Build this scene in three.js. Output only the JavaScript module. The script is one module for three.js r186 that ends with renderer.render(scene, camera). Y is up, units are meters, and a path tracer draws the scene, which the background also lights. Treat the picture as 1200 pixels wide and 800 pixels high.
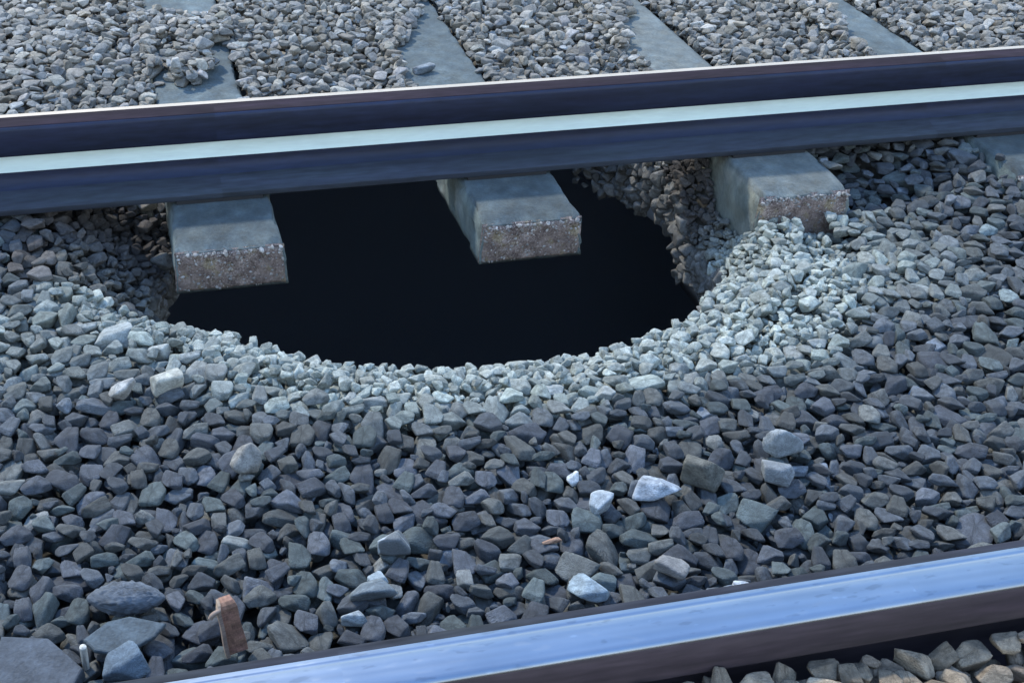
import * as THREE from 'three';
import { mergeGeometries, mergeVertices } from 'three/addons/utils/BufferGeometryUtils.js';
import { ImprovedNoise } from 'three/addons/math/ImprovedNoise.js';
import { RoundedBoxGeometry } from 'three/addons/geometries/RoundedBoxGeometry.js';

// ───────────────────────── camera, sky, sun, exposure ─────────────────────────
// x runs along the rails, y up, +z towards the photographer; the far rail stands on z = 0, its foot at y = 0.
const scene = new THREE.Scene();
const camera = new THREE.PerspectiveCamera(31.33, 1200 / 800, 0.05, 2000);
const PITCH = 0.6297, YAW = 0.2418, ROLL = 0.0263;
camera.position.set(-0.1318, 1.1686, 2.398);
{
  const fwd = new THREE.Vector3(Math.sin(YAW) * Math.cos(PITCH), -Math.sin(PITCH), -Math.cos(YAW) * Math.cos(PITCH));
  const r0 = new THREE.Vector3(Math.cos(YAW), 0, Math.sin(YAW)), u0 = new THREE.Vector3().crossVectors(r0, fwd);
  const r = r0.clone().multiplyScalar(Math.cos(ROLL)).addScaledVector(u0, Math.sin(ROLL));
  const u = u0.clone().multiplyScalar(Math.cos(ROLL)).addScaledVector(r0, -Math.sin(ROLL));
  camera.quaternion.setFromRotationMatrix(new THREE.Matrix4().makeBasis(r, u, fwd.clone().negate()));
}
camera.setViewOffset(1200, 800, 104, -64.7, 1200, 800);   // the photograph is an off-centre crop
camera.updateMatrixWorld();

const perlin = new ImprovedNoise();
const fbm = (x, y, z, oct = 4) => { let s = 0, a = 0.5, f = 1; for (let i = 0; i < oct; i++) { s += a * perlin.noise(x * f, y * f, z * f); a *= 0.5; f *= 2.03; } return s; };
const smooth = (a, b, x) => { const t = Math.min(1, Math.max(0, (x - a) / (b - a))); return t * t * (3 - 2 * t); };
const mix = (a, b, t) => a + (b - a) * t;
function rngOf(seed) { let s = seed >>> 0; return () => { s = (s + 0x6d2b79f5) >>> 0; let t = Math.imul(s ^ (s >>> 15), 1 | s); t = (t + Math.imul(t ^ (t >>> 7), 61 | t)) ^ t; return ((t ^ (t >>> 14)) >>> 0) / 4294967296; }; }

{ // hazy blue daylight: pale towards the horizon, blue overhead, thin high cloud
  const W = 512, Hh = 256, d = new Float32Array(W * Hh * 4);
  const stops = [[-90, .10, .10, .11], [-4, .16, .16, .17], [0, 1.25, 1.28, 1.27], [12, 1.05, 1.18, 1.28], [28, .62, .88, 1.2], [48, .30, .57, 1.12], [90, .22, .42, .9]];
  for (let j = 0; j < Hh; j++) for (let i = 0; i < W; i++) {
    const el = ((j + .5) / Hh - .5) * 180, az = (i + .5) / W * Math.PI * 2, ce = Math.cos(el * Math.PI / 180);
    let k = 0; while (k < stops.length - 2 && el > stops[k + 1][0]) k++;
    const a = stops[k], b = stops[k + 1], t = Math.min(1, Math.max(0, (el - a[0]) / (b[0] - a[0])));
    const c = el > 0 ? .16 * smooth(-.05, .4, fbm(ce * Math.cos(az) * 2.2, Math.sin(el * Math.PI / 180) * 5, ce * Math.sin(az) * 2.2, 5)) : 0;
    for (let q = 0; q < 3; q++) d[(j * W + i) * 4 + q] = mix(mix(a[q + 1], b[q + 1], t), [1.0, 1.05, 1.12][q], c);
    d[(j * W + i) * 4 + 3] = 1;
  }
  const sky = new THREE.DataTexture(d, W, Hh, THREE.RGBAFormat, THREE.FloatType);
  sky.mapping = THREE.EquirectangularReflectionMapping; sky.magFilter = THREE.LinearFilter; sky.needsUpdate = true;
  scene.background = sky; scene.environment = sky;
}
const sun = new THREE.DirectionalLight(new THREE.Color(1, .93, .80), 2.3);
sun.position.set(-2.6, 7, -5.4); sun.target.position.set(.5, 0, .2);
sun.castShadow = true; sun.shadow.radius = 6; sun.shadow.mapSize.set(2048, 2048);
Object.assign(sun.shadow.camera, { left: -5, right: 5, top: 5, bottom: -5, near: .1, far: 30 });
scene.add(sun, sun.target);
const EXPOSURE = 1.78;

// ───────────────────────── helpers ─────────────────────────
const taken = {};
function numbered(name) { const n = taken[name] = (taken[name] ?? -1) + 1; return n ? `${name}_${String(n).padStart(3, '0')}` : name; }
function tag(o, label, category, group, kind) { o.userData.label = label; o.userData.category = category; if (group) o.userData.group = group; if (kind) o.userData.kind = kind; return o; }
function thing(name, label, category, [x, y, z] = [0, 0, 0], group, kind) { const g = new THREE.Group(); g.name = numbered(name); g.position.set(x, y, z); scene.add(g); return tag(g, label, category, group, kind); }
function part(name, geo, m, parent, label) { const o = new THREE.Mesh(geo, m); o.name = numbered(name); o.castShadow = o.receiveShadow = true; if (label) o.userData.label = label; parent.add(o); return o; }

function dataTex(n, f, srgb, rep = [1, 1]) {
  const d = new Uint8Array(n * n * 4);
  for (let j = 0; j < n; j++) for (let i = 0; i < n; i++) { const c = f(i / n, j / n, i, j), k = (j * n + i) * 4; d[k] = c[0] * 255; d[k + 1] = c[1] * 255; d[k + 2] = c[2] * 255; d[k + 3] = 255; }
  const t = new THREE.DataTexture(d, n, n); t.wrapS = t.wrapT = THREE.RepeatWrapping; t.magFilter = THREE.LinearFilter; t.minFilter = THREE.LinearMipmapLinearFilter; t.generateMipmaps = true;
  if (srgb) t.colorSpace = THREE.SRGBColorSpace; t.repeat.set(...rep); t.needsUpdate = true; return t;
}
const cl = (x) => Math.min(1, Math.max(0, x));
// a noise that tiles: four dimensions folded on two circles are dear, so blend at the seams
const tile = (f) => (u, v) => { const a = smooth(0, 1, u), b = smooth(0, 1, v); return mix(mix(f(u + 1, v + 1), f(u, v + 1), a), mix(f(u + 1, v), f(u, v), a), b); };
const n1 = tile((u, v) => fbm(u * 7, v * 7, .3, 5)), n2 = tile((u, v) => fbm(u * 34, v * 34, 4.1, 3)), n3 = tile((u, v) => fbm(u * 90, v * 90, 9.7, 2));
const stoneMap = dataTex(256, (u, v) => { const s = cl(.82 + .5 * n1(u, v) + .42 * n2(u, v)), g = n3(u, v) > .22 ? .16 : 0; return [cl(s + g), cl(s + g), cl(s + g * .9)]; }, true);
const stoneBump = dataTex(256, (u, v) => { const s = cl(.5 + .6 * n2(u, v) + .5 * n3(u, v)); return [s, s, s]; });
const concreteMap = dataTex(512, (u, v) => { const s = .8 + .32 * n1(u, v) + .2 * n2(u, v), sp = n3(u, v) > .3 ? .16 : n3(u, v) < -.33 ? -.2 : 0, w = .08 * n1(v, u); return [cl(s + sp + w), cl(s + sp), cl(s + sp - w)]; }, true, [3, 3]);
const concreteBump = dataTex(256, (u, v) => { const s = cl(.5 + .5 * n1(u, v) + .5 * n3(u, v)); return [s, s, s]; }, false, [4, 4]);
const endMap = dataTex(512, (u, v) => { const a = n2(u, v), b = n1(u, v), sp = .34 * smooth(.1, .3, n3(u, v)) + .2 * smooth(.12, .3, n2(v, u)), s = .55 + .5 * a + .4 * b + sp, y = .25 * smooth(.05, .3, n1(v, u)); return [cl(s + .05), cl(s * .965 + sp * .05 + y * .03), cl(s * .92 + sp * .1 - y * .25)]; }, true, [3, 3]);
const rustMap = dataTex(512, (u, v) => { const s = .75 + .4 * n1(u * .5, v) + .25 * n2(u, v); return [cl(s), cl(s - .04 * n1(v, u)), cl(s + .05 * n1(v, u))]; }, true, [.6, 4]);
const steelRough = dataTex(512, (u, v, i, j) => { const streak = .5 * perlin.noise(u * 3, v * 70, 2.2) + .3 * perlin.noise(u * 9, v * 160, 5.2), fleck = smooth(.2, .34, fbm(u * 22, v * 60, 7.7, 3)); const s = cl(.44 + .08 * streak + .06 * fleck + .06 * n1(u, v)); return [s, s, s]; }, false, [1.5, 2]);
const steelMap = dataTex(512, (u, v) => { const s = cl(.86 + .07 * n1(u, v) + .05 * perlin.noise(u * 4, v * 60, 1.2) - .07 * smooth(.22, .36, fbm(u * 24, v * 64, 3.7, 3)) + .06 * smooth(.34, .42, fbm(u * 30, v * 50, 1.7, 2))); return [s, s, s]; }, true, [1.5, 2]);

const paintMap = dataTex(256, (u, v) => { const s = cl(.95 + .1 * n1(u, v) + .05 * n2(u, v)); return [s, s, cl(s + .02 * n1(v, u))]; }, true, [1, 6]);
const slabMap = dataTex(256, (u, v) => { const s = cl(.78 + .35 * n1(u, v) + .2 * n2(u, v)); return [s, s, s]; }, true);
const STD = (o) => new THREE.MeshStandardMaterial(o);
const rgb = (r, g, b) => new THREE.Color().setRGB(r, g, b);
const M = {
  soil: STD({ color: rgb(.11, .105, .095), roughness: 1, map: stoneMap }),
  pit: STD({ color: rgb(.27, .30, .35), roughness: 1 }),
  mill: STD({ color: rgb(.022, .032, .075), roughness: .55, metalness: .35, map: rustMap, bumpMap: stoneBump, bumpScale: .0004 }),
  foot: STD({ color: rgb(.045, .058, .085), roughness: .8, map: rustMap, bumpMap: stoneBump, bumpScale: .0006 }),
  headTop: new THREE.MeshPhysicalMaterial({ color: rgb(.045, .034, .045), roughness: .9, specularIntensity: .15, map: rustMap }),
  table: new THREE.MeshPhysicalMaterial({ color: rgb(.062, .068, .082), specularIntensity: .2, roughness: .9, map: rustMap }),
  brown: STD({ color: rgb(.085, .062, .075), roughness: .8, map: rustMap, bumpMap: stoneBump, bumpScale: .0006 }),
  steel: STD({ color: rgb(.37, .42, .49), roughness: .7, metalness: 1, map: steelMap, roughnessMap: steelRough }),
  bright: STD({ color: rgb(.66, .57, .49), roughness: .9, metalness: 1, map: steelMap, roughnessMap: steelRough }),
  paint: STD({ color: rgb(.80, .96, .93), roughness: .45, map: paintMap }),
  pad: STD({ color: rgb(.02, .02, .022), roughness: .9 }),
  concrete: STD({ color: rgb(.095, .122, .128), vertexColors: true, roughness: .9, map: concreteMap, bumpMap: concreteBump, bumpScale: .004 }),
  end: STD({ color: rgb(.43, .425, .41), roughness: .95, map: endMap, bumpMap: concreteBump, bumpScale: .003 }),
  endPale: STD({ color: rgb(.52, .51, .49), roughness: .95, map: endMap, bumpMap: concreteBump, bumpScale: .003 }),
  rust: STD({ color: rgb(.50, .265, .175), roughness: .85, map: rustMap, bumpMap: stoneBump, bumpScale: .0008 }),
  rustPale: STD({ color: rgb(.50, .36, .27), roughness: .85, map: rustMap }),
  rustDark: STD({ color: rgb(.20, .17, .17), roughness: .8, map: rustMap }),
};

// ───────────────────────── lie of the land ─────────────────────────
const H = .172, NZ = 1.5345, NY = .0035, SPACING = .6244, SX0 = -.1132, SW = .2143;
const VOID = [[-.168, .285], [-.15, .345], [-.06, .435], [.045, .53], [.15, .602], [.304, .645], [.426, .66], [.591, .655], [.742, .618], [.885, .537], [.965, .44], [1.03, .345], [1.065, .2],
  [1.065, .06], [1.05, -.1], [.96, -.27], [.7, -.33], [.4, -.34], [.1, -.3], [-.05, -.22], [-.115, -.06], [-.145, .1], [-.166, .21]];
// a finer, ragged outline
const RIM = (() => { const c = new THREE.CatmullRomCurve3(VOID.map(([x, z]) => new THREE.Vector3(x, 0, z)), true); return c.getSpacedPoints(150).slice(0, -1).map((p) => { const n = .018 * fbm(p.x * 9, 1.5, p.z * 9, 3); const cx = p.x - .42, cz = p.z - .2, l = Math.hypot(cx, cz); return [p.x + cx / l * n, p.z + cz / l * n]; }); })();
function voidDist(x, z) { // + outside, - inside
  let d = 1e9, inside = false;
  for (let i = 0, j = RIM.length - 1; i < RIM.length; j = i++) {
    const [ax, az] = RIM[j], [bx, bz] = RIM[i], ex = bx - ax, ez = bz - az;
    const t = Math.min(1, Math.max(0, ((x - ax) * ex + (z - az) * ez) / (ex * ex + ez * ez))), qx = x - ax - t * ex, qz = z - az - t * ez;
    d = Math.min(d, qx * qx + qz * qz);
    if ((az > z) !== (bz > z) && x < (bx - ax) * (z - az) / (bz - az) + ax) inside = !inside;
  }
  return inside ? -Math.sqrt(d) : Math.sqrt(d);
}
function level(x, z, d) { // the height that the tops of the stones reach
  let y = mix(-.012, -.03, smooth(.05, .4, z)) + .012 * fbm(x * 2.1, 3.3, z * 2.1, 3);
  if (z > NZ) y = mix(-.01, .108, smooth(NZ, NZ + .03, z)) + .02 * fbm(x * 4, 8.1, z * 4, 2);
  y -= mix(.085, .035, smooth(.2, .3, z)) * smooth(.86, 1.0, x) * smooth(1.75, 1.4, x) * smooth(.0, .1, z) * smooth(.56, .36, z);
  const right = smooth(.8, 1.0, x) * smooth(.52, .32, z), left = smooth(.05, -.1, x) * smooth(.5, .35, z);
  const A = .055 + .05 * right + .075 * left, W = mix(mix(.16, .1, right), .19, left);
  return y - A * (1 - smooth(-.02, W, d));
}

{ // ground: a sheet under the ballast, with the hole left open, out to the horizon
  const x0 = -3, x1 = 5, z0 = -4, z1 = 4, s = .04, nx = Math.round((x1 - x0) / s), nz = Math.round((z1 - z0) / s), pos = [], uv = [], idx = [], ins = [];
  for (let j = 0; j <= nz; j++) for (let i = 0; i <= nx; i++) {
    let x = x0 + i * s, z = z0 + j * s; const near = x > -.3 && x < 1.2 && z > -.5 && z < .85, d = near ? voidDist(x, z) : 1;
    ins.push(d < -.045);
    if (d < .004 && d > -.045) { let b = 1e9, q; for (const p of RIM) { const e = (p[0] - x) ** 2 + (p[1] - z) ** 2; if (e < b) { b = e; q = p; } } [x, z] = q; }
    const flat = Math.max(Math.abs(x - 1), Math.abs(z)) > 2.6;
    pos.push(x, flat ? -.06 : Math.min(level(x, z, Math.max(d, 0)) - .075, z > NZ ? -.06 : 9), z); uv.push(x * 2, z * 2);
  }
  for (let j = 0; j < nz; j++) for (let i = 0; i < nx; i++) {
    const a = j * (nx + 1) + i, b = a + 1, c = a + nx + 1, e = c + 1;
    if (!(ins[a] && ins[c] && ins[b]) && !(ins[a] || ins[c] || ins[b])) idx.push(a, c, b);
    if (!(ins[b] || ins[c] || ins[e])) idx.push(b, c, e);
  }
  const F = 600; // skirt
  const k = pos.length / 3; for (const [x, z] of [[x0, z0], [x1, z0], [x1, z1], [x0, z1], [-F, -F], [F, -F], [F, F], [-F, F]]) { pos.push(x, -.06, z); uv.push(x * 2, z * 2); }
  for (let e = 0; e < 4; e++) { const f = (e + 1) % 4; idx.push(k + e, k + f, k + 4 + e, k + f, k + 4 + f, k + 4 + e); }
  const g = new THREE.BufferGeometry(); g.setAttribute('position', new THREE.Float32BufferAttribute(pos, 3)); g.setAttribute('uv', new THREE.Float32BufferAttribute(uv, 2)); g.setIndex(idx); g.computeVertexNormals();
  const o = new THREE.Mesh(g, M.soil); o.name = 'ground'; o.receiveShadow = o.castShadow = true; scene.add(o);
  tag(o, 'dark earth that the railway ballast lies on', 'ground', null, 'structure');
}
{ // the hole: a bell-shaped cavity that widens below its lip
  const rings = [[0, .004], [.05, .0], [.13, .012], [.24, .03], [.36, .12], [.55, .3], [.85, .5], [1.3, .62], [1.9, .6], [2.6, .45], [2.9, .1]], N = RIM.length, pos = [], uv = [], idx = [];
  rings.forEach(([dep, out], k) => RIM.forEach(([x, z], i) => {
    const cx = x - .42, cz = z - .18, l = Math.hypot(cx, cz), rear = smooth(.1, -.3, z), y0 = level(x, z, 0) - .08;
    const n = k > 1 ? .05 * fbm(x * 6, dep * 5, z * 6, 3) : 0, under = (rear * smooth(.03, .14, dep) * smooth(1.05, .8, x) * .9 + smooth(.7, .95, x) * smooth(mix(.06, .1, smooth(.1, 0, z)), mix(.13, .24, smooth(.1, 0, z)), dep) * .8 + smooth(.05, -.1, x) * smooth(.13, .26, dep) * .6) * smooth(0, .5, 3 - dep), o = out * (1 + .9 * rear) + under + n;
    pos.push(x + cx / l * o, y0 - dep, z + cz / l * o); uv.push(i / N * 12, dep * 4);
  }));
  for (let k = 0; k < rings.length - 1; k++) for (let i = 0; i < N; i++) { const a = k * N + i, b = k * N + (i + 1) % N, c = a + N, e = b + N; idx.push(a, c, b, b, c, e); }
  const m = pos.length / 3, last = (rings.length - 1) * N; pos.push(.42, -3.2, .18); uv.push(0, 0); for (let i = 0; i < N; i++) idx.push(last + i, m, last + (i + 1) % N);
  const g = new THREE.BufferGeometry(); g.setAttribute('position', new THREE.Float32BufferAttribute(pos, 3)); g.setAttribute('uv', new THREE.Float32BufferAttribute(uv, 2)); g.setIndex(idx); g.computeVertexNormals();
  const o = new THREE.Mesh(g, M.pit); o.name = 'sinkhole'; o.receiveShadow = o.castShadow = true; scene.add(o);
  tag(o, 'deep black sinkhole opened in the ballast under the far rail and two sleeper ends', 'hole', null, 'structure');
}

// ───────────────────────── rails ─────────────────────────
// a profile is a list of [z, y]; it is swept along x
function sweep(profile, xa, xb, closed = true, vs = 1) {
  const n = profile.length, segs = 24, pos = [], uv = [], idx = [], edges = closed ? n : n - 1; let run = 0;
  for (let e = 0; e < edges; e++) { // every facet has its own vertices: rolled edges are given by the profile's own points
    const [az, ay] = profile[e], [bz, by] = profile[(e + 1) % n], len = Math.hypot(bz - az, by - ay), k = pos.length / 3;
    for (let i = 0; i <= segs; i++) { const x = mix(xa, xb, i / segs); pos.push(x, ay, az, x, by, bz); uv.push(x, run * vs, x, (run + len) * vs); }
    for (let i = 0; i < segs; i++) { const a = k + i * 2; idx.push(a, a + 1, a + 2, a + 1, a + 3, a + 2); }
    run += len;
  }
  const g = new THREE.BufferGeometry(); g.setAttribute('position', new THREE.Float32BufferAttribute(pos, 3)); g.setAttribute('uv', new THREE.Float32BufferAttribute(uv, 2)); g.setIndex(idx);
  if (closed) for (const x of [xa, xb]) { const s = new THREE.Shape(profile.map(([z, y]) => new THREE.Vector2(z, y))), c = new THREE.ShapeGeometry(s), p = c.attributes.position; for (let i = 0; i < p.count; i++) p.setXYZ(i, x, p.getY(i), p.getX(i)); }
  // smooth normals across shallow corners
  g.computeVertexNormals();
  const P = g.attributes.position, Nn = g.attributes.normal, by = new Map(), key = (i) => `${P.getX(i).toFixed(4)},${P.getY(i).toFixed(5)},${P.getZ(i).toFixed(5)}`;
  for (let i = 0; i < P.count; i++) { const k = key(i); (by.get(k) || by.set(k, []).get(k)).push(i); }
  const out = new Float32Array(P.count * 3);
  for (const l of by.values()) for (const i of l) { let x = 0, y = 0, z = 0; for (const j of l) { if (Nn.getX(i) * Nn.getX(j) + Nn.getY(i) * Nn.getY(j) + Nn.getZ(i) * Nn.getZ(j) > .72) { x += Nn.getX(j); y += Nn.getY(j); z += Nn.getZ(j); } } const q = Math.hypot(x, y, z) || 1; out[i * 3] = x / q; out[i * 3 + 1] = y / q; out[i * 3 + 2] = z / q; }
  g.setAttribute('normal', new THREE.BufferAttribute(out, 3));
  return g;
}
const arc = (cz, cy, r, a0, a1, n) => Array.from({ length: n + 1 }, (_, i) => { const a = (a0 + (a1 - a0) * i / n) * Math.PI / 180; return [cz + r * Math.cos(a), cy + r * Math.sin(a)]; });
const crown = (z) => H - 1.6 * z * z;   // slightly crowned table
// going round from the +z bottom of the head, over the top, to the -z bottom
const headProfile = [[.0345, .109], [.036, .113], ...arc(.027, crown(.027) - .009, .009, 0, 82, 5), [.018, crown(.018)], [.006, crown(.006)], [-.006, crown(-.006)], [-.018, crown(-.018)], ...arc(-.027, crown(-.027) - .009, .009, 98, 180, 5), [-.036, .113], [-.0345, .109], [-.0085, .1015], [.0085, .1015]];
const webProfile = [[.0085, .1025], [-.0085, .1025], [-.0085, .055], [-.010, .047], [-.015, .038], [-.024, .0305], [.024, .0305], [.015, .038], [.010, .047], [.0085, .055]];
const footProfile = [[.024, .0306], [.045, .0235], [.0735, .0135], [.075, .012], [.075, .002], [.0735, 0], [-.0735, 0], [-.075, .002], [-.075, .012], [-.0735, .0135], [-.045, .0235], [-.024, .0306]].reverse();
const strip = (zs, lift, f = crown) => [...zs.map((z) => [z, f(z) + lift]), ...zs.slice().reverse().map((z) => [z, f(z) - .001])].reverse();
function rail(name, label, [x, y, z], xa, xb, mats, extra) {
  const t = thing(name, label, 'rail', [x, y, z], 'running rails');
  part('head', sweep(headProfile, xa, xb, true, 1), mats.head, t);
  part('web', sweep(webProfile, xa, xb, true, 1), mats.web, t);
  part('foot', sweep(footProfile, xa, xb, true, 1), mats.foot, t);
  extra(t);
  return t;
}
rail('rail', 'far dark steel rail with a pale stripe along its web, bridging the hole', [0, 0, 0], -4, 6, { head: M.mill, web: M.mill, foot: M.foot }, (t) => {
  // worn bright band on the gauge side, dull band beside it, pale painted stripe on the web
  const gauge = (z) => z < -.027 ? crown(-.027) - .009 + Math.sqrt(Math.max(0, .0092 ** 2 - (z + .027) ** 2)) : crown(z);
  part('running_band', sweep(strip([-.0355, -.033, -.030, -.026, -.020, -.0125], .0006, gauge), -4, 6), M.bright, t, 'bright worn band along the top edge');
  part('table', sweep(strip([-.0123, -.006, .008, .02, .027, .031], .0005, (z) => z > .027 ? crown(.027) - .009 + Math.sqrt(Math.max(0, .0092 ** 2 - (z - .027) ** 2)) : crown(z)), -4, 6), M.headTop, t, 'dull brown top beside the worn band');
  part('painted_stripe', sweep([[.0086, .0635], [.0102, .064], [.0102, .1005], [.0086, .1012]].reverse(), -4, 6), M.paint, t, 'pale stripe along the rail web');
});
rail('rail', 'near rail along the bottom with a wide pale blue polished top and brown side', [0, NY, NZ], -4, 6, { head: M.brown, web: M.brown, foot: M.brown }, (t) => {
  const top = (z) => { const g = -.00055 * Math.max(0, 1 - ((z + .0105) / .003) ** 2); return crown(z) + (z < -.012 ? .0003 + (z + .012) * .02 : 0) + g; };
  const side = (z) => z > .027 ? crown(.027) - .009 + Math.sqrt(Math.max(0, .0093 ** 2 - (z - .027) ** 2)) : top(z);
  part('table', sweep(strip([-.0352, -.033, -.030, -.027, -.0235, -.0198], .0006, (z) => z < -.027 ? crown(-.027) - .009 + Math.sqrt(Math.max(0, .0092 ** 2 - (z + .027) ** 2)) : crown(z)), -4, 6), M.table, t, 'dull grey strip along the far edge');
  part('running_band', sweep(strip([-.0195, -.0185, -.016, -.0138, -.0128, -.0116, -.0105, -.0094, -.0082, -.007, 0, .01, .02, .027, .031, .034, .0355], .0006, side), -4, 6), M.steel, t, 'wide polished running surface with one fine groove');
});

// ───────────────────────── sleepers ─────────────────────────
const BACK = -1.76;
const AGG = [0, 1, 2].map((k) => { const g = new THREE.IcosahedronGeometry(1, 1), p = g.attributes.position; for (let i = 0; i < p.count; i++) { const v = new THREE.Vector3().fromBufferAttribute(p, i), q = 1 + .5 * perlin.noise(v.x * 2 + k * 7, v.y * 2, v.z * 2); p.setXYZ(i, v.x * q, v.y * q * .7, v.z * q); } g.computeVertexNormals(); return g; });
function sleeper(k, label, zend, depth) {
  const R = rngOf(100 + k), xl = SX0 + SPACING * k, t = thing('sleeper', label, 'railway sleeper', [xl + SW / 2, -.008, 0], 'concrete sleepers');
  const L = zend - BACK, nz = 110, nx = 22, ny = 10, g = mergeVertices((() => { const b = new THREE.BoxGeometry(1, 1, 1, nx, ny, nz); b.deleteAttribute('normal'); b.deleteAttribute('uv'); return b; })());
  const p = g.attributes.position, uv = [], tone = [];
  for (let i = 0; i < p.count; i++) {
    const u = p.getX(i), v = p.getY(i) + .5, w = p.getZ(i) + .5, z = BACK + w * L + .0, hw = SW / 2 + .005 * (1 - v);
    let x = u * 2 * hw, y = -depth * (1 - v);
    // chamfered, chipped arrises
    const ex = 1 - Math.abs(u) * 2, ez = (1 - w) * L, chip = (k === 2 ? .008 : .004) + .006 * smooth(-.05, .3, fbm(z * 14, k * 3 + Math.sign(u), 2, 3)) + .009 * smooth(.16, .34, fbm(z * 22, k * 5 + Math.sign(u) * 2, 7, 2));
    if (v > .999) y -= chip * (1 - smooth(0, .04, ex)) + (.004 + .018 * smooth(-.05, .3, fbm(x * 26, k * 3.1, 5, 3))) * (1 - smooth(0, .014, ez)) + .005 * smooth(.085, .0, ez);
    if (Math.abs(u) > .499) x -= Math.sign(u) * (chip * .8 * smooth(.7, 1, v) + .007 * fbm(z * 14, y * 30, k * 9 + u, 4) + .006 * smooth(.1, .35, fbm(z * 26, y * 40, k + u, 2)));
    x += .0012 * fbm(x * 40, y * 40, z * 40 + k, 2); y += .0014 * fbm(x * 25 + 9, y * 25, z * 25 + k, 3);
    p.setXYZ(i, x, y, z + (w > .999 ? .004 * fbm(x * 30, y * 30, k * 2, 3) : 0));
    uv.push(x * 1.3 + y * .7 + k * .37, z * 1.3 + y * .6);
    const worn = smooth(.03, 0, Math.min(ex * SW / 2, ez)) * smooth(-.15, .2, fbm(x * 30, z * 30, k, 3)), side = v < .999 && Math.abs(u) > .499 ? 1 : 0, dust = k === 2 ? .55 : 0, blot = smooth(.02, .3, fbm(x * 11 + y * 9, z * 11, k + 4, 3));
    const stain = .35 * smooth(-.1, .3, fbm(x * 7 + 3, z * 5, k * 2.7, 4)) + .25 * smooth(.1, .3, fbm(x * 40, z * 40, k, 2));
    const farTone = 1 + .55 * smooth(-.1, -.35, z), b = (1 - .22 + stain) * farTone + .55 * worn + side * (.55 + .5 * blot) + dust + .25 * blot * smooth(.1, .26, z); tone.push(b * (1 + .1 * side * blot + .12 * (dust > 0)), b, b * (1 - .06 * side - .08 * (dust > 0)));  // concrete toned paler beyond the far rail
  }
  g.setAttribute('uv', new THREE.Float32BufferAttribute(uv, 2)); g.computeVertexNormals();
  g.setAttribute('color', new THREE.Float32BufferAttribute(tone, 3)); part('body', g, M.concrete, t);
  // rough end with bared aggregate
  const hw = SW / 2, e = new THREE.PlaneGeometry(1, 1, 40, 22), q = e.attributes.position, euv = [];
  for (let i = 0; i < q.count; i++) {
    const u = q.getX(i), v = q.getY(i) + .5, x = u * 2 * (hw + .0005 + .005 * (1 - v)) + .003 * fbm(v * 9, k * 3, Math.sign(u) * 2, 3) * smooth(.3, .5, Math.abs(u)), y = -.0075 - .004 * Math.abs(fbm(u * 18, k, 3, 3)) - (depth - .0085) * (1 - v) + .004 * fbm(x * 30, k, 9, 3) - .006 * smooth(.12, 0, v) * fbm(x * 24, k, 3, 3);
    const edge = Math.min(1, Math.min((.5 - Math.abs(u)) * 24, v * 12, (1 - v) * 14));
    q.setXYZ(i, x, y, zend - .005 * (1 - edge) + .0045 * edge + edge * ( .007 * fbm(x * 45, y * 45, k * 4, 4))); euv.push(x * 2 + k * .4, y * 2);
  }
  e.setAttribute('uv', new THREE.Float32BufferAttribute(euv, 2)); e.computeVertexNormals();
  const end = part('end_face', e, k === 2 ? M.endPale : M.end, t, k === 2 ? 'rough dusty end with bared aggregate' : 'rough grey brown end with bared aggregate');
  const c = [], tint = [];
  for (let i = 0; i < 420; i++) {
    const top = R() < .2, x = (R() * 2 - 1) * (hw - .004), y = top ? -.012 - R() * R() * .04 : -.014 - R() * (depth - .02), s = (.0016 + .0032 * R() * R()) * (top ? 1.15 : 1);
    const m = AGG[i % 3].clone().applyMatrix4(new THREE.Matrix4().compose(new THREE.Vector3(x, y, zend + .002 + .004 * fbm(x * 45, y * 45, k * 4, 4)), new THREE.Quaternion().setFromEuler(new THREE.Euler(R() * 6, R() * 6, R() * 6)), new THREE.Vector3(s * 1.3, s, s)));
    const b = (top ? .2 : .15) + .26 * R() * R(), col = new Float32Array(m.attributes.position.count * 3); for (let j = 0; j < col.length; j += 3) { col[j] = b; col[j + 1] = b * .94; col[j + 2] = b * .88; }
    m.setAttribute('color', new THREE.BufferAttribute(col, 3)); c.push(m);
  }
  const a = part('aggregate', mergeGeometries(c), aggMat, end); a.userData.kind = 'stuff';
  // rubber pad between rail foot and sleeper
  part('rail_pad', new RoundedBoxGeometry(.18, .009, .146, 1, .002).translate(0, .0035, 0), M.pad, t);
  return t;
}
const aggMat = STD({ color: 0xffffff, vertexColors: true, roughness: .9 });
sleeper(0, 'left sleeper, its brown end over the hole, stones heaped on its far half', .2646, .098);
sleeper(1, 'concrete sleeper at the middle of the hole, hanging clear on its left side', .2646, .098);
sleeper(2, 'concrete sleeper at the right edge of the hole, its end half buried in stones', .256, .15);
sleeper(3, 'concrete sleeper beyond the hole to the right, mostly buried in ballast', .2646, .105);

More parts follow.
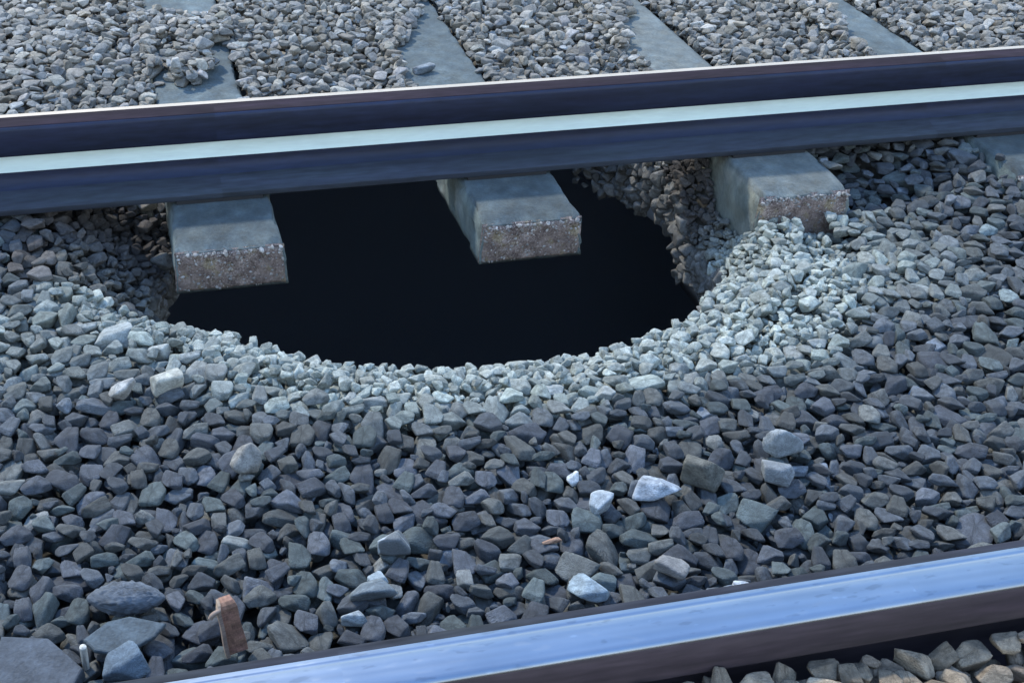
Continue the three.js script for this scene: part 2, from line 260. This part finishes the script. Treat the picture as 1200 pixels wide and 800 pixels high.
// ───────────────────────── stones ─────────────────────────
function stoneShape(seed, sharp = 16) {
  const R = rngOf(seed), g0 = new THREE.IcosahedronGeometry(1, 6); g0.deleteAttribute('uv'); g0.deleteAttribute('normal');
  const g = mergeVertices(g0, 1e-4), p = g.attributes.position, planes = [], n = 6 + Math.floor(R() * 7), uv = [];
  for (let i = 0; i < n; i++) { const z = R() * 2 - 1, a = R() * 6.283, s = Math.sqrt(1 - z * z); planes.push([s * Math.cos(a), s * Math.sin(a), z, .52 + .42 * R()]); }
  for (const s of [-1, 1]) for (let k = 0; k < 3; k++) planes.push([k === 0 ? s : 0, k === 1 ? s : 0, k === 2 ? s : 0, .86 + .14 * R()]);
  const sx = R() * 100;
  for (let i = 0; i < p.count; i++) {
    const v = new THREE.Vector3().fromBufferAttribute(p, i); let s = 0;
    for (const [a, b, c, d] of planes) { const t = (v.x * a + v.y * b + v.z * c) / d; if (t > 0) s += t ** sharp; }
    const r = s ** (-1 / sharp) * (1 + .045 * fbm(v.x * 2.2 + sx, v.y * 2.2, v.z * 2.2, 4));
    uv.push(Math.atan2(v.z, v.x) / 6.283 * 1.6 + sx, Math.asin(v.y) / 3.1416 * .8 + sx); v.multiplyScalar(r); p.setXYZ(i, v.x, v.y, v.z);
  }
  g.setAttribute('uv', new THREE.Float32BufferAttribute(uv, 2)); g.computeVertexNormals(); g.computeBoundingBox();
  const b = g.boundingBox, c = b.getCenter(new THREE.Vector3()), z = b.getSize(new THREE.Vector3()); g.translate(-c.x, -c.y, -c.z); g.scale(1 / z.x, 1 / z.y, 1 / z.z);   // a unit box
  g.computeVertexNormals(); g.deleteAttribute; return g;
}
const SHAPES = Array.from({ length: 22 }, (_, i) => stoneShape(500 + i, [22, 34, 55][i % 3]));
const palette = new Map();
function stoneMaterial(c) { // a palette keeps the number of materials down
  const q = (v) => Math.round(Math.log(v) * 6) / 6, h = (v) => Math.round(Math.log(v) * 18) / 18, k = [q(c[0]), h(c[1] / c[0]), h(c[2] / c[0])], s = k.join();
  if (!palette.has(s)) palette.set(s, STD({ color: rgb(Math.exp(k[0]), Math.exp(k[0] + k[1]), Math.exp(k[0] + k[2])), roughness: .88, map: stoneMap, bumpMap: stoneBump, bumpScale: .0018 }));
  return palette.get(s);
}

// a height map on which stones are dropped one after another
const G = .005, GX0 = -1.25, GZ0 = -2.25, GNX = 1000, GNZ = 940, hm = new Float32Array(GNX * GNZ), owner = new Int32Array(GNX * GNZ).fill(-1), lvl = new Float32Array(GNX * GNZ), rimD = new Float32Array(GNX * GNZ), solid = new Uint8Array(GNX * GNZ);
function sleeperCover(k, u, z) { // where loose stones lie over a sleeper's top
  const x = u * SW;
  if (z > -.3) return false;
  if (k === 0) return (z < -.83 && z > -1.02 - .04 * Math.sin(u * 7)) || Math.hypot((x - .10) / .062, (z + .68) / .12) < 1 || (u < .1 && z < -.62 && z > -.86);
  if (k === 1) return u < .7 * smooth(-.58, -1.02, z) + .05 * Math.sin(z * 30) - .03 || z < -1.1;
  if (k === 2) return u < .72 * smooth(-.5, -1.05, z) + .05 * Math.sin(z * 27 + 1) - .02;
  return u < .5 * smooth(-.4, -.9, z) + .06 * Math.sin(z * 25);
}
for (let j = 0; j < GNZ; j++) for (let i = 0; i < GNX; i++) {
  const x = GX0 + i * G, z = GZ0 + j * G, c = j * GNX + i, near = x > -.75 && x < 1.65 && z > -.95 && z < 1.3, d = near ? voidDist(x, z) : .6;
  rimD[c] = d; lvl[c] = level(x, z, Math.max(d, 0)); hm[c] = d < 0 ? -4 : Math.min(lvl[c] - .075, -.03);
  if (z > NZ) hm[c] = -.06;
  if (Math.abs(z) < .085) lvl[c] = Math.min(lvl[c], -.016);
  for (let k = 0; k < 4; k++) { const u = (x - SX0 - SPACING * k) / SW, ze = k === 2 ? .264 : .272; if (u > -.03 && u < 1.03 && z < ze) { hm[c] = -.008; solid[c] = 1; lvl[c] = sleeperCover(k, u, z) ? (k ? .024 : .03) : -.008; } }
  if (Math.abs(z - NZ) < .04) { hm[c] = .2; solid[c] = 1; lvl[c] = .175; } else if (Math.abs(z - NZ) < .08) hm[c] = Math.max(hm[c], .03);
}
const QA = new THREE.Quaternion(), QV = new THREE.Vector3(), QM = new THREE.Matrix4();
function profileOf(shape, quat, dims) { // lower and upper surface of a stone, cell by cell
  QM.compose(new THREE.Vector3(), quat, new THREE.Vector3(...dims));
  const p = SHAPES[shape].attributes.position, ix = SHAPES[shape].index.array, n = p.count, X = new Float32Array(n), Y = new Float32Array(n), Z = new Float32Array(n); let r = 0;
  for (let i = 0; i < n; i++) { QV.fromBufferAttribute(p, i).applyMatrix4(QM); X[i] = QV.x; Y[i] = QV.y; Z[i] = QV.z; r = Math.max(r, Math.abs(QV.x), Math.abs(QV.z)); }
  const h = Math.ceil(r / G), w = 2 * h + 1, lo = new Float32Array(w * w).fill(9), hi = new Float32Array(w * w).fill(-9);
  for (let f = 0; f < ix.length; f += 3) {
    const a = ix[f], b = ix[f + 1], c = ix[f + 2], den = (Z[b] - Z[c]) * (X[a] - X[c]) + (X[c] - X[b]) * (Z[a] - Z[c]); if (Math.abs(den) < 1e-12) continue;
    const i0 = Math.ceil(Math.min(X[a], X[b], X[c]) / G), i1 = Math.floor(Math.max(X[a], X[b], X[c]) / G), j0 = Math.ceil(Math.min(Z[a], Z[b], Z[c]) / G), j1 = Math.floor(Math.max(Z[a], Z[b], Z[c]) / G);
    for (let j = j0; j <= j1; j++) for (let i = i0; i <= i1; i++) {
      const l1 = ((Z[b] - Z[c]) * (i * G - X[c]) + (X[c] - X[b]) * (j * G - Z[c])) / den, l2 = ((Z[c] - Z[a]) * (i * G - X[c]) + (X[a] - X[c]) * (j * G - Z[c])) / den, l3 = 1 - l1 - l2;
      if (l1 < -.01 || l2 < -.01 || l3 < -.01) continue;
      const y = l1 * Y[a] + l2 * Y[b] + l3 * Y[c], k = (j + h) * w + i + h; if (y < lo[k]) lo[k] = y; if (y > hi[k]) hi[k] = y;
    }
  }
  const cells = []; let top = -9; for (let j = 0; j < w; j++) for (let i = 0; i < w; i++) { const k = j * w + i; if (hi[k] > -9) { cells.push(i - h, j - h, lo[k], hi[k]); top = Math.max(top, hi[k]); } }
  return { shape, quat, dims, cells: new Float32Array(cells), top };
}
const SR = rngOf(77);
function pool(n, lo, hi, flat, tilt = 1.1) {
  return Array.from({ length: n }, () => {
    const s = lo + (hi - lo) * SR() ** 1.5, d = [s, s * (flat + .3 * SR()), s * (.5 + .38 * SR())];
    const q = new THREE.Quaternion().setFromEuler(new THREE.Euler((SR() - .5) * tilt, SR() * 6.283, (SR() - .5) * tilt)); if (SR() < .13) q.setFromEuler(new THREE.Euler(SR() * 6, SR() * 6, SR() * 6));
    return profileOf(Math.floor(SR() * SHAPES.length), q, d);
  });
}
const POOLS = { near: pool(420, .038, .092, .36, .8), rim: pool(420, .021, .05, .5), far: pool(420, .03, .062, .38, .9), grit: pool(200, .013, .030, .5) };
const placed = [];
function rest(it, ci, cj) { // height of the stone's centre when it comes to rest with its centre on cell ci, cj
  const c = it.cells; let y = -9, out = 0;
  for (let k = 0; k < c.length; k += 4) { const q = (cj + c[k + 1]) * GNX + ci + c[k]; if (hm[q] < -3) { out++; continue; } const t = hm[q] - c[k + 2]; if (t > y) y = t; }
  return out > c.length / 4 * .4 ? null : y - .0025;
}
function settle(it, ci, cj, y, id) { const c = it.cells; for (let k = 0; k < c.length; k += 4) { const q = (cj + c[k + 1]) * GNX + ci + c[k], t = y + c[k + 3]; if (t > hm[q] && hm[q] > -3) { hm[q] = t; owner[q] = id; } } }
const noiseRim = (x, z) => .07 * fbm(x * 5, 6.6, z * 5, 3);
function colourOf(x, z, d, r1, r2, r3) {
  const side = smooth(.75, 1.0, x) * smooth(1.6, 1.15, x) * .1, left = smooth(.05, -.15, x), dd = d + noiseRim(x, z);
  let pale = smooth(.275 + side, .13 + side * .8, dd) * (z > .28 ? 1 : mix(.0, 1, smooth(.05, .3, z) * (1 - .75 * left * smooth(.42, .3, z))));
  if (x < -.12 && z > .3) pale = Math.max(pale * .7, .45 * smooth(.75, .5, z) * smooth(.3, .42, z));
  if (x > .85 && z > .25) pale = Math.max(pale, .7 * smooth(1.6, 1.15, x) * smooth(.8, .55, z + noiseRim(x, z)));
  const v = .62 + .8 * r1 * r1 + .15 * r2; let c;
  if (z < -.1) { const w = .16 + .2 * r1 + (r2 > .88 ? .18 : 0) + .05 * smooth(-.4, -1.2, z); const t = (r2 > .88 ? .7 : 1) * r3; c = [w * (.99 + .17 * t), w * (1.0 + .03 * t), w * (.97 - .15 * t)]; }
  else if (z > NZ) { const w = .25 * v; c = [w * 1.28, w, w * .74]; }
  else if (z < .3 && d < .25) { const w = .085 * v; c = [w * 1.12, w, w * .95]; }
  else { const w = .104 * v * (r3 > .94 ? 1.8 : 1); c = r2 < .55 ? [w * .86, w * .98, w * 1.12] : r2 < .8 ? [w * .98, w * 1.02, w * .98] : [w * .84, w * 1.04, w * 1.06]; }
  const pw = .31 + .32 * r1; return [mix(c[0], pw * .95, pale), mix(c[1], pw * 1.03, pale), mix(c[2], pw * .92, pale)];
}
const bedOf = (x, z, d) => (z < -.08 ? 2 : d < .24 + (x > .8 ? .12 : 0) && z < .95 ? 1 : 0);
{
  const inX = GNX - 30, inZ = GNZ - 30, tries = 165000;
  for (let n = 0; n < tries; n++) {
    const late = n > tries * .66;
    const i0 = 15 + Math.floor(SR() * (inX - 15)), j0 = 15 + Math.floor(SR() * (inZ - 15)), c0 = j0 * GNX + i0, z0 = GZ0 + j0 * G;
    if (rimD[c0] < -.01 || (solid[c0] && lvl[c0] < 0) || lvl[c0] - hm[c0] < .012) continue;
    const fine = rimD[c0] < .17 + 1.4 * noiseRim(GX0 + i0 * G, z0) + (GX0 + i0 * G > .85 ? .1 : 0), P = z0 < -.1 ? POOLS.far : fine && z0 < .9 ? (n > tries * .93 ? POOLS.grit : POOLS.rim) : n > tries * .86 ? POOLS.rim : late ? POOLS.far : POOLS.near;
    let best = null;
    for (let k = 0; k < 18; k++) {
      const it = P[Math.floor(SR() * P.length)], ci = i0 + Math.round((SR() - .5) * 9), cj = j0 + Math.round((SR() - .5) * 9);
      if (rimD[cj * GNX + ci] < .004) continue;
      const y = rest(it, ci, cj); if (y === null) continue;
      const over = y + it.top - lvl[cj * GNX + ci], score = over - it.dims[0] * .25; if (over < .012 && (!best || score < best.score)) best = { it, ci, cj, y, score };
    }
    if (!best) continue;
    const x = GX0 + best.ci * G, z = GZ0 + best.cj * G, d = rimD[best.cj * GNX + best.ci];
    settle(best.it, best.ci, best.cj, best.y, placed.length);
    placed.push({ shape: best.it.shape, q: best.it.quat, s: best.it.dims, p: [x, best.y, z], c: colourOf(x, z, d, SR(), SR(), SR()), bed: bedOf(x, z, d), seen: 0 });
  }
}
// fines that fill the lip of the hole, and the gap along the right-hand sleeper
for (let n = 0; n < 60000; n++) {
  const gap = n % 4 === 0, x = gap ? .98 + .17 * SR() : -.35 + 1.6 * SR(), z = gap ? -.15 + .55 * SR() : .1 + .8 * SR(), ci = Math.round((x - GX0) / G), cj = Math.round((z - GZ0) / G), c = cj * GNX + ci;
  if (rimD[c] < .004 || solid[c] || (!gap && rimD[c] + noiseRim(x, z) > .15)) continue;
  const big = SR() < (gap ? .35 : .6), it = (big ? POOLS.rim : POOLS.grit)[Math.floor(SR() * 200)], y = rest(it, ci, cj); if (y === null || y + it.top - lvl[c] > (big ? .012 : gap ? .004 : .001)) continue;
  settle(it, ci, cj, y, placed.length); placed.push({ shape: it.shape, q: it.quat, s: it.dims, p: [x, y, z], c: colourOf(x, z, rimD[c], SR(), SR(), SR()), bed: bedOf(x, z, rimD[c]), seen: 0 });
}
// small stones that close the gaps along the sleepers beyond the rail
for (let n = 0; n < 60000; n++) {
  const k = Math.floor(SR() * 4), left = SR() < .5, x = SX0 + SPACING * k + (left ? -.035 * SR() : SW + .035 * SR()) + (SR() < .3 ? (SR() - .5) * .4 : 0), z = -.3 - 1.3 * SR(), ci = Math.round((x - GX0) / G), cj = Math.round((z - GZ0) / G), c = cj * GNX + ci;
  if (solid[c] && lvl[c] < 0) continue;
  const it = (SR() < .5 ? POOLS.far : POOLS.rim)[Math.floor(SR() * 200)], y = rest(it, ci, cj); if (y === null || y + it.top > Math.max(lvl[c], .0) + .016) continue;
  settle(it, ci, cj, y, placed.length); placed.push({ shape: it.shape, q: it.quat, s: it.dims, p: [x, y, z], c: colourOf(x, z, rimD[c], SR(), SR(), SR()), bed: 2, seen: 0 });
}
// fines in the deeper gaps of the dark bed
for (let n = 0; n < 45000; n++) {
  const x = -.7 + 2.6 * SR(), z = .45 + 1.06 * SR(), ci = Math.round((x - GX0) / G), cj = Math.round((z - GZ0) / G), c = cj * GNX + ci;
  if (rimD[c] < .15 || solid[c]) continue;
  const it = (SR() < .5 ? POOLS.rim : POOLS.grit)[Math.floor(SR() * 200)], y = rest(it, ci, cj); if (y === null || y + it.top > lvl[c] - .004) continue;
  settle(it, ci, cj, y, placed.length); placed.push({ shape: it.shape, q: it.quat, s: it.dims, p: [x, y, z], c: colourOf(x, z, rimD[c], SR(), SR(), SR()).map((v) => v * 1.25), bed: 0, seen: 0 });
}
// stones that stick out of the upper walls of the hole
const WALL0 = placed.length;
for (let k = 0; k < 1500; k++) {
  const i = Math.floor(SR() * RIM.length), [x, z] = RIM[i], dep = (z < .1 ? .02 + .11 * SR() : .02 + .075 * SR()), y = level(x, z, 0) - dep, cx = x - .42, cz = z - .18, l = Math.hypot(cx, cz), s = .018 + .028 * SR() ** 1.5, o = .012 * SR();
  if (!(x > .9 || (x < -.1 && z < .3))) continue;
  const w = .11 + .15 * SR();
  placed.push({ shape: Math.floor(SR() * SHAPES.length), q: new THREE.Quaternion().setFromEuler(new THREE.Euler(SR() * 6, SR() * 6, SR() * 6)), s: [s, s * .7, s * .8], p: [x + cx / l * o, y, z + cz / l * o], c: [w * 1.02, w, w * .94], bed: 1, seen: 2 });
}

// single stones and scraps that stand out; each is dropped on the bed where it lies
function rock(name, label, cat, x, z, dims, turn, colour, o = {}) {
  const q = new THREE.Quaternion().setFromEuler(new THREE.Euler(o.rx || 0, turn, o.rz || 0)), it = profileOf(o.shape ?? 0, q, dims), ci = Math.round((x - GX0) / G), cj = Math.round((z - GZ0) / G);
  const heights = []; for (let k = 0; k < it.cells.length; k += 4) heights.push(hm[(cj + it.cells[k + 1]) * GNX + ci + it.cells[k]] - it.cells[k + 2]);
  heights.sort((a, b) => a - b); const y = heights[Math.floor(heights.length * .84)];
  settle(it, ci, cj, y, 1e6);
  const g = (o.geo || SHAPES[o.shape ?? 0]).clone().scale(...dims), m = new THREE.Mesh(g, o.mat || STD({ color: rgb(...colour), roughness: o.rough ?? .85, map: stoneMap, bumpMap: stoneBump, bumpScale: .001 }));
  m.name = numbered(name); m.position.set(x, y, z); m.quaternion.copy(q); m.castShadow = m.receiveShadow = true; scene.add(m); tag(m, label, cat, o.group);
  return m;
}
const RIDGE = mergeVertices((() => { const g = new THREE.IcosahedronGeometry(.5, 14); g.deleteAttribute('normal'); return g; })(), 1e-4);
const ridged = (() => { const g = RIDGE, p = g.attributes.position; for (let i = 0; i < p.count; i++) { const x = p.getX(i), y = p.getY(i), z = p.getZ(i), e = Math.sqrt(Math.max(0, .25 - x * x)) * 2; const r = 1 + .24 * Math.abs(Math.sin(x * 27 + 2.6 * perlin.noise(x * 6, y * 3, z * 6))) ** .6 * (.5 + .9 * Math.abs(perlin.noise(x * 9, 4, z * 9))) + .12 * fbm(x * 6, y * 6, z * 6, 4) * (y > -.1 ? 1 : .2) - .07; p.setXYZ(i, x, y * (.45 + .55 * e) * r, z * (.4 + .6 * e) * r); } g.computeVertexNormals(); return g; })();
const banded = dataTex(128, (u, v) => { const w = cl(.56 + .2 * n2(u, v) + .42 * smooth(.05, .02, Math.abs(u * 2 % 1 - .5 + .22 * n1(u, v)) * (1 + .6 * n2(v, u)))); return [w, w, w]; }, true);
const slateSlab = (pts, th) => { const cx = pts.reduce((s, p) => s + p[0], 0) / pts.length, cz = pts.reduce((s, p) => s + p[1], 0) / pts.length; const s = new THREE.Shape(pts.map(([x, z]) => new THREE.Vector2(x - cx, -(z - cz)))); const g = new THREE.ExtrudeGeometry(s, { depth: th, bevelEnabled: true, bevelSize: .0025, bevelThickness: .0025, bevelSegments: 2, curveSegments: 4 }); g.rotateX(-Math.PI / 2); const uv = g.attributes.uv; for (let i = 0; i < uv.count; i++) uv.setXY(i, uv.getX(i) * 6, uv.getY(i) * 6); return { g, cx, cz }; };
function slab(label, pts, th, tilt, lift, colour) {
  const { g, cx, cz } = slateSlab(pts, th); let y = -9; for (let j = -4; j <= 4; j++) for (let i = -4; i <= 4; i++) y = Math.max(y, hm[(Math.round((cz - GZ0) / G) + j) * GNX + Math.round((cx - GX0) / G) + i]);
  const m = new THREE.Mesh(g, STD({ color: rgb(...colour), roughness: .85, map: slabMap, bumpMap: stoneBump, bumpScale: .0012 })); m.name = numbered('slate_slab'); m.position.set(cx, y + lift, cz); m.rotation.set(tilt[0], 0, tilt[1]); m.castShadow = m.receiveShadow = true; scene.add(m); tag(m, label, 'slab'); return m;
}
rock('rock', 'large ridged grey rock lying lengthwise above the flat blue slate', 'rock', -.235, 1.192, [.105, .038, .048], -.2, [.11, .13, .155], { geo: ridged, shape: 3 });
rock('rock', 'pale blue angular rock beside the near rail, below the flat slate', 'rock', -.242, 1.308, [.056, .026, .046], .5, [.14, .19, .235], { shape: 5 });
slab('flat blue grey slate slab lying between the ridged rock and the near rail', [[-.287, 1.266], [-.258, 1.242], [-.231, 1.238], [-.189, 1.256], [-.203, 1.273], [-.244, 1.295], [-.275, 1.283]], .003, [.05, -.04], -.006, [.10, .135, .16]);
slab('broad flat grey slab with a sharp corner, next to the white stub', [[-.334, 1.25], [-.293, 1.305], [-.311, 1.339], [-.356, 1.343], [-.40, 1.293], [-.39, 1.234]], .014, [.1, .05], -.004, [.10, .12, .145]);
rock('rock', 'bright white wedge-shaped stone, largest white one on the dark ballast', 'rock', .547, 1.124, [.078, .03, .042], -.15, [.47, .51, .55], { shape: 7 });
rock('rock', 'small white three-cornered stone near the largest white wedge', 'rock', .458, 1.127, [.046, .03, .034], .7, [.44, .49, .52], { shape: 9 });
rock('rock', 'smooth pale blue white stone lying against the near rail', 'rock', .378, 1.3, [.058, .028, .04], -.5, [.32, .40, .45], { shape: 4 });
rock('pebble', 'tiny white pebble behind the small three-cornered white stone', 'pebble', .434, 1.068, [.022, .018, .02], .2, [.6, .64, .66], { shape: 1 });
rock('rock', 'jagged pale stone with a raised point above a smooth oval one', 'rock', .778, 1.068, [.062, .055, .036], -.3, [.34, .37, .38], { shape: 11, rz: .3 });
rock('rock', 'smooth pale oval stone below the jagged pale one', 'rock', .744, 1.127, [.052, .034, .036], -.4, [.27, .29, .30], { shape: 2 });
rock('rock', 'cream stone on the left side of the pale band round the hole', 'rock', -.153, .698, [.054, .036, .038], .1, [.50, .49, .42], { shape: 6 });
rock('rock', 'sharp cream wedge next to a rounder cream stone at the pale band', 'rock', -.225, .706, [.045, .036, .034], .7, [.47, .46, .43], { shape: 8, rz: .35 });
rock('rock', 'large brown olive block standing among dark stones right of the white wedge', 'rock', .632, 1.102, [.06, .044, .04], -.7, [.155, .15, .125], { shape: 10 });
rock('rock', 'rough tan lump in the dark stones under the pale band', 'rock', -.045, .937, [.052, .048, .038], .5, [.26, .25, .225], { shape: 12, rz: .5 });
rock('rock', 'grey stone with a thin pale vein along its upper left edge', 'rock', .136, 1.162, [.047, .034, .034], -.2, null, { shape: 13, mat: STD({ color: rgb(.4, .44, .46), map: banded, roughness: .8 }) });
rock('pebble', 'mottled pale blue pebble in front of the thinly veined stone', 'pebble', .102, 1.216, [.027, .024, .024], .3, [.38, .45, .49], { shape: 14 });
rock('pebble', 'whitish pebble close to the near rail, lower left of the mottled pale blue one', 'pebble', .059, 1.273, [.036, .02, .022], -.2, [.42, .47, .48], { shape: 15 });
rock('rock', 'long pale speckled stone between the mottled pebble and the whitish one', 'rock', .09, 1.245, [.064, .026, .03], .15, [.2, .235, .25], { shape: 16 });
rock('pebble', 'thin orange sliver among dark stones', 'pebble', .361, 1.193, [.03, .007, .009], 0, [.5, .3, .2], { shape: 17 });
rock('rock', 'cream speckled stone near the rail, right of the pale blue white one', 'rock', .504, 1.288, [.047, .03, .03], -.7, [.30, .29, .27], { shape: 18 });
rock('pebble', 'white shard at the edge of the near rail', 'pebble', .594, 1.325, [.027, .008, .012], -.2, [.62, .66, .7], { shape: 19 });
rock('rock', 'large pale brown block on the far half of the left sleeper', 'rock', .028, -.70, [.05, .042, .044], .2, [.34, .34, .33], { shape: 20 });
rock('pebble', 'white flat pebble alone on the far end of the left sleeper', 'pebble', .053, -1.071, [.04, .014, .026], 0, [.62, .64, .66], { shape: 21 });
rock('pebble', 'small cream pebble at the lower edge of the stones on the left sleeper', 'pebble', -.052, -.575, [.024, .022, .02], .4, [.55, .53, .48], { shape: 5 });
rock('pebble', 'single grey pebble lying on the middle sleeper behind the rail', 'pebble', .575, -.56, [.06, .02, .03], .3, [.24, .27, .29], { shape: 6 });
{ // white stub
  const g = new THREE.LatheGeometry([[0, -.02], [.0042, -.02], [.0046, -.019], [.0046, .030], [.004, .0322], [0, .0326]].map(([a, b]) => new THREE.Vector2(a, b)), 20);
  const m = new THREE.Mesh(g, STD({ color: rgb(.72, .70, .62), roughness: .7, map: stoneMap })); m.name = 'stub'; m.position.set(-.289, .0, 1.29); m.rotation.set(.1, 0, -.04); m.castShadow = m.receiveShadow = true; scene.add(m);
  m.position.y = hm[Math.round((1.29 - GZ0) / G) * GNX + Math.round((-.289 - GX0) / G)] + .012; tag(m, 'small white round stub standing upright between two slabs', 'stub');
}
{ // rusty steel clip: an angle whose top is bent over
  const t = thing('steel_clip', 'rusty orange bent steel clip standing in the stones by the near rail', 'steel clip', [-.1, -.02, 1.31]);
  const strip2 = [], N = 16; // a flat bar whose upper end curls over
  for (let i = 0; i <= N; i++) { const u = i / N, a = Math.max(0, u - .8) / .2 * 1.5; strip2.push([.0006 * Math.sin(u * 5) + (a > 0 ? .011 * (1 - Math.cos(a)) : 0), Math.min(u, .8) * .088 + (a > 0 ? .011 * Math.sin(a) : 0), .0145 + .0005 * Math.sin(u * 9) - .002 * u - .004 * smooth(.8, 1, u)]); }
  const bar = (x0, x1, th, zOff) => { const pos = [], idx = []; strip2.forEach(([z, y, w]) => { for (const [sx, sz] of [[x0, 1], [x1, 1], [x1, 0], [x0, 0]]) pos.push(sx * w, y, -z + zOff - (1 - sz) * th); }); for (let i = 0; i < strip2.length - 1; i++) for (let k = 0; k < 4; k++) { const a = i * 4 + k, b = i * 4 + (k + 1) % 4; idx.push(a, b, a + 4, b, b + 4, a + 4); } const e = (strip2.length - 1) * 4; idx.push(0, 2, 1, 0, 3, 2, e, e + 1, e + 2, e, e + 2, e + 3); let g = new THREE.BufferGeometry(); g.setAttribute('position', new THREE.Float32BufferAttribute(pos, 3)); g.setAttribute('uv', new THREE.Float32BufferAttribute(pos.flatMap((_, i) => i % 3 ? [] : [pos[i] * 9, pos[i + 1] * 3]), 2)); g.setIndex(idx); g = g.toNonIndexed(); g.computeVertexNormals(); return g; };
  part('plate', bar(-.7, 1, .005, 0), M.rust, t);
  part('flange', bar(-1.05, -.69, .009, .005), M.rustPale, t, 'paler raised edge along one side');
  part('hook', new THREE.TubeGeometry(new THREE.CatmullRomCurve3([[-.010, .0745, .003], [-.016, .0745, .004], [-.021, .073, .005], [-.0235, .0695, .005]].map((p) => new THREE.Vector3(...p))), 12, .0032, 7), M.rustPale, t, 'small hooked lip near the top');
  t.rotation.set(-.16, .18, .1);
}

// how much of each stone is in view: cells that it tops, weighed by the scale there
{
  for (let c = 0; c < owner.length; c++) if (owner[c] >= 0 && owner[c] < WALL0) placed[owner[c]].seen++;
  const v = new THREE.Vector3();
  for (const s of placed) { v.set(...s.p); const dist = v.distanceTo(camera.position); v.project(camera); const inside = Math.abs(v.x) < 1.03 && Math.abs(v.y) < 1.05 && !(s.p[2] > -.36 && s.p[2] < .03) && !(s.p[2] > 1.4 && s.p[2] < 1.52); s.px = inside ? s.seen / (dist * dist) : 0; }
  const BEDS = [
    thing('ballast', 'dark blue grey ballast stones between the hole and the near rail', 'ballast', [0, 0, 0], null, 'structure'),
    thing('pale_ballast', 'pale dusty broken stones ringing the lip of the hole', 'ballast', [0, 0, 0], null, 'structure'),
    thing('track_ballast', 'brownish grey ballast between the sleepers beyond the far rail', 'ballast', [0, 0, 0], null, 'structure'),
  ];
  BEDS.forEach((bed, b) => {
    const all = placed.filter((s) => s.bed === b && s.seen > 0).sort((p, q) => q.px - p.px), single = all.slice(0, 300).filter((s) => s.px > 0), rest = all.slice(single.length);
    for (const s of single) { const m = part('stone', SHAPES[s.shape], stoneMaterial(s.c), bed); m.position.set(...s.p); m.quaternion.copy(s.q); m.scale.set(...s.s); }
    const loose = new THREE.Group(); loose.name = numbered('loose_stones'); loose.userData.kind = 'stuff'; bed.add(loose);
    const mat = STD({ color: 0xffffff, roughness: .88, map: stoneMap, bumpMap: stoneBump, bumpScale: .0018 });
    SHAPES.forEach((g, k) => {
      const l = rest.filter((s) => s.shape === k); if (!l.length) return;
      const im = new THREE.InstancedMesh(g, mat, l.length); im.name = numbered('loose_stone'); im.userData.kind = 'stuff'; im.castShadow = im.receiveShadow = true;
      l.forEach((s, i) => { im.setMatrixAt(i, new THREE.Matrix4().compose(new THREE.Vector3(...s.p), s.q, new THREE.Vector3(...s.s))); im.setColorAt(i, rgb(...s.c)); });
      loose.add(im);
    });
    console.log('bed', b, 'single', single.length, 'loose', rest.length, 'smallest single px', single.at(-1)?.px);
  });
  console.log('stones', placed.length, 'materials', palette.size);
}

const renderer = new THREE.WebGLRenderer({ antialias: true });
renderer.setSize(1200, 800);
renderer.toneMapping = THREE.LinearToneMapping; renderer.toneMappingExposure = EXPOSURE;
renderer.shadowMap.enabled = true;
renderer.render(scene, camera);
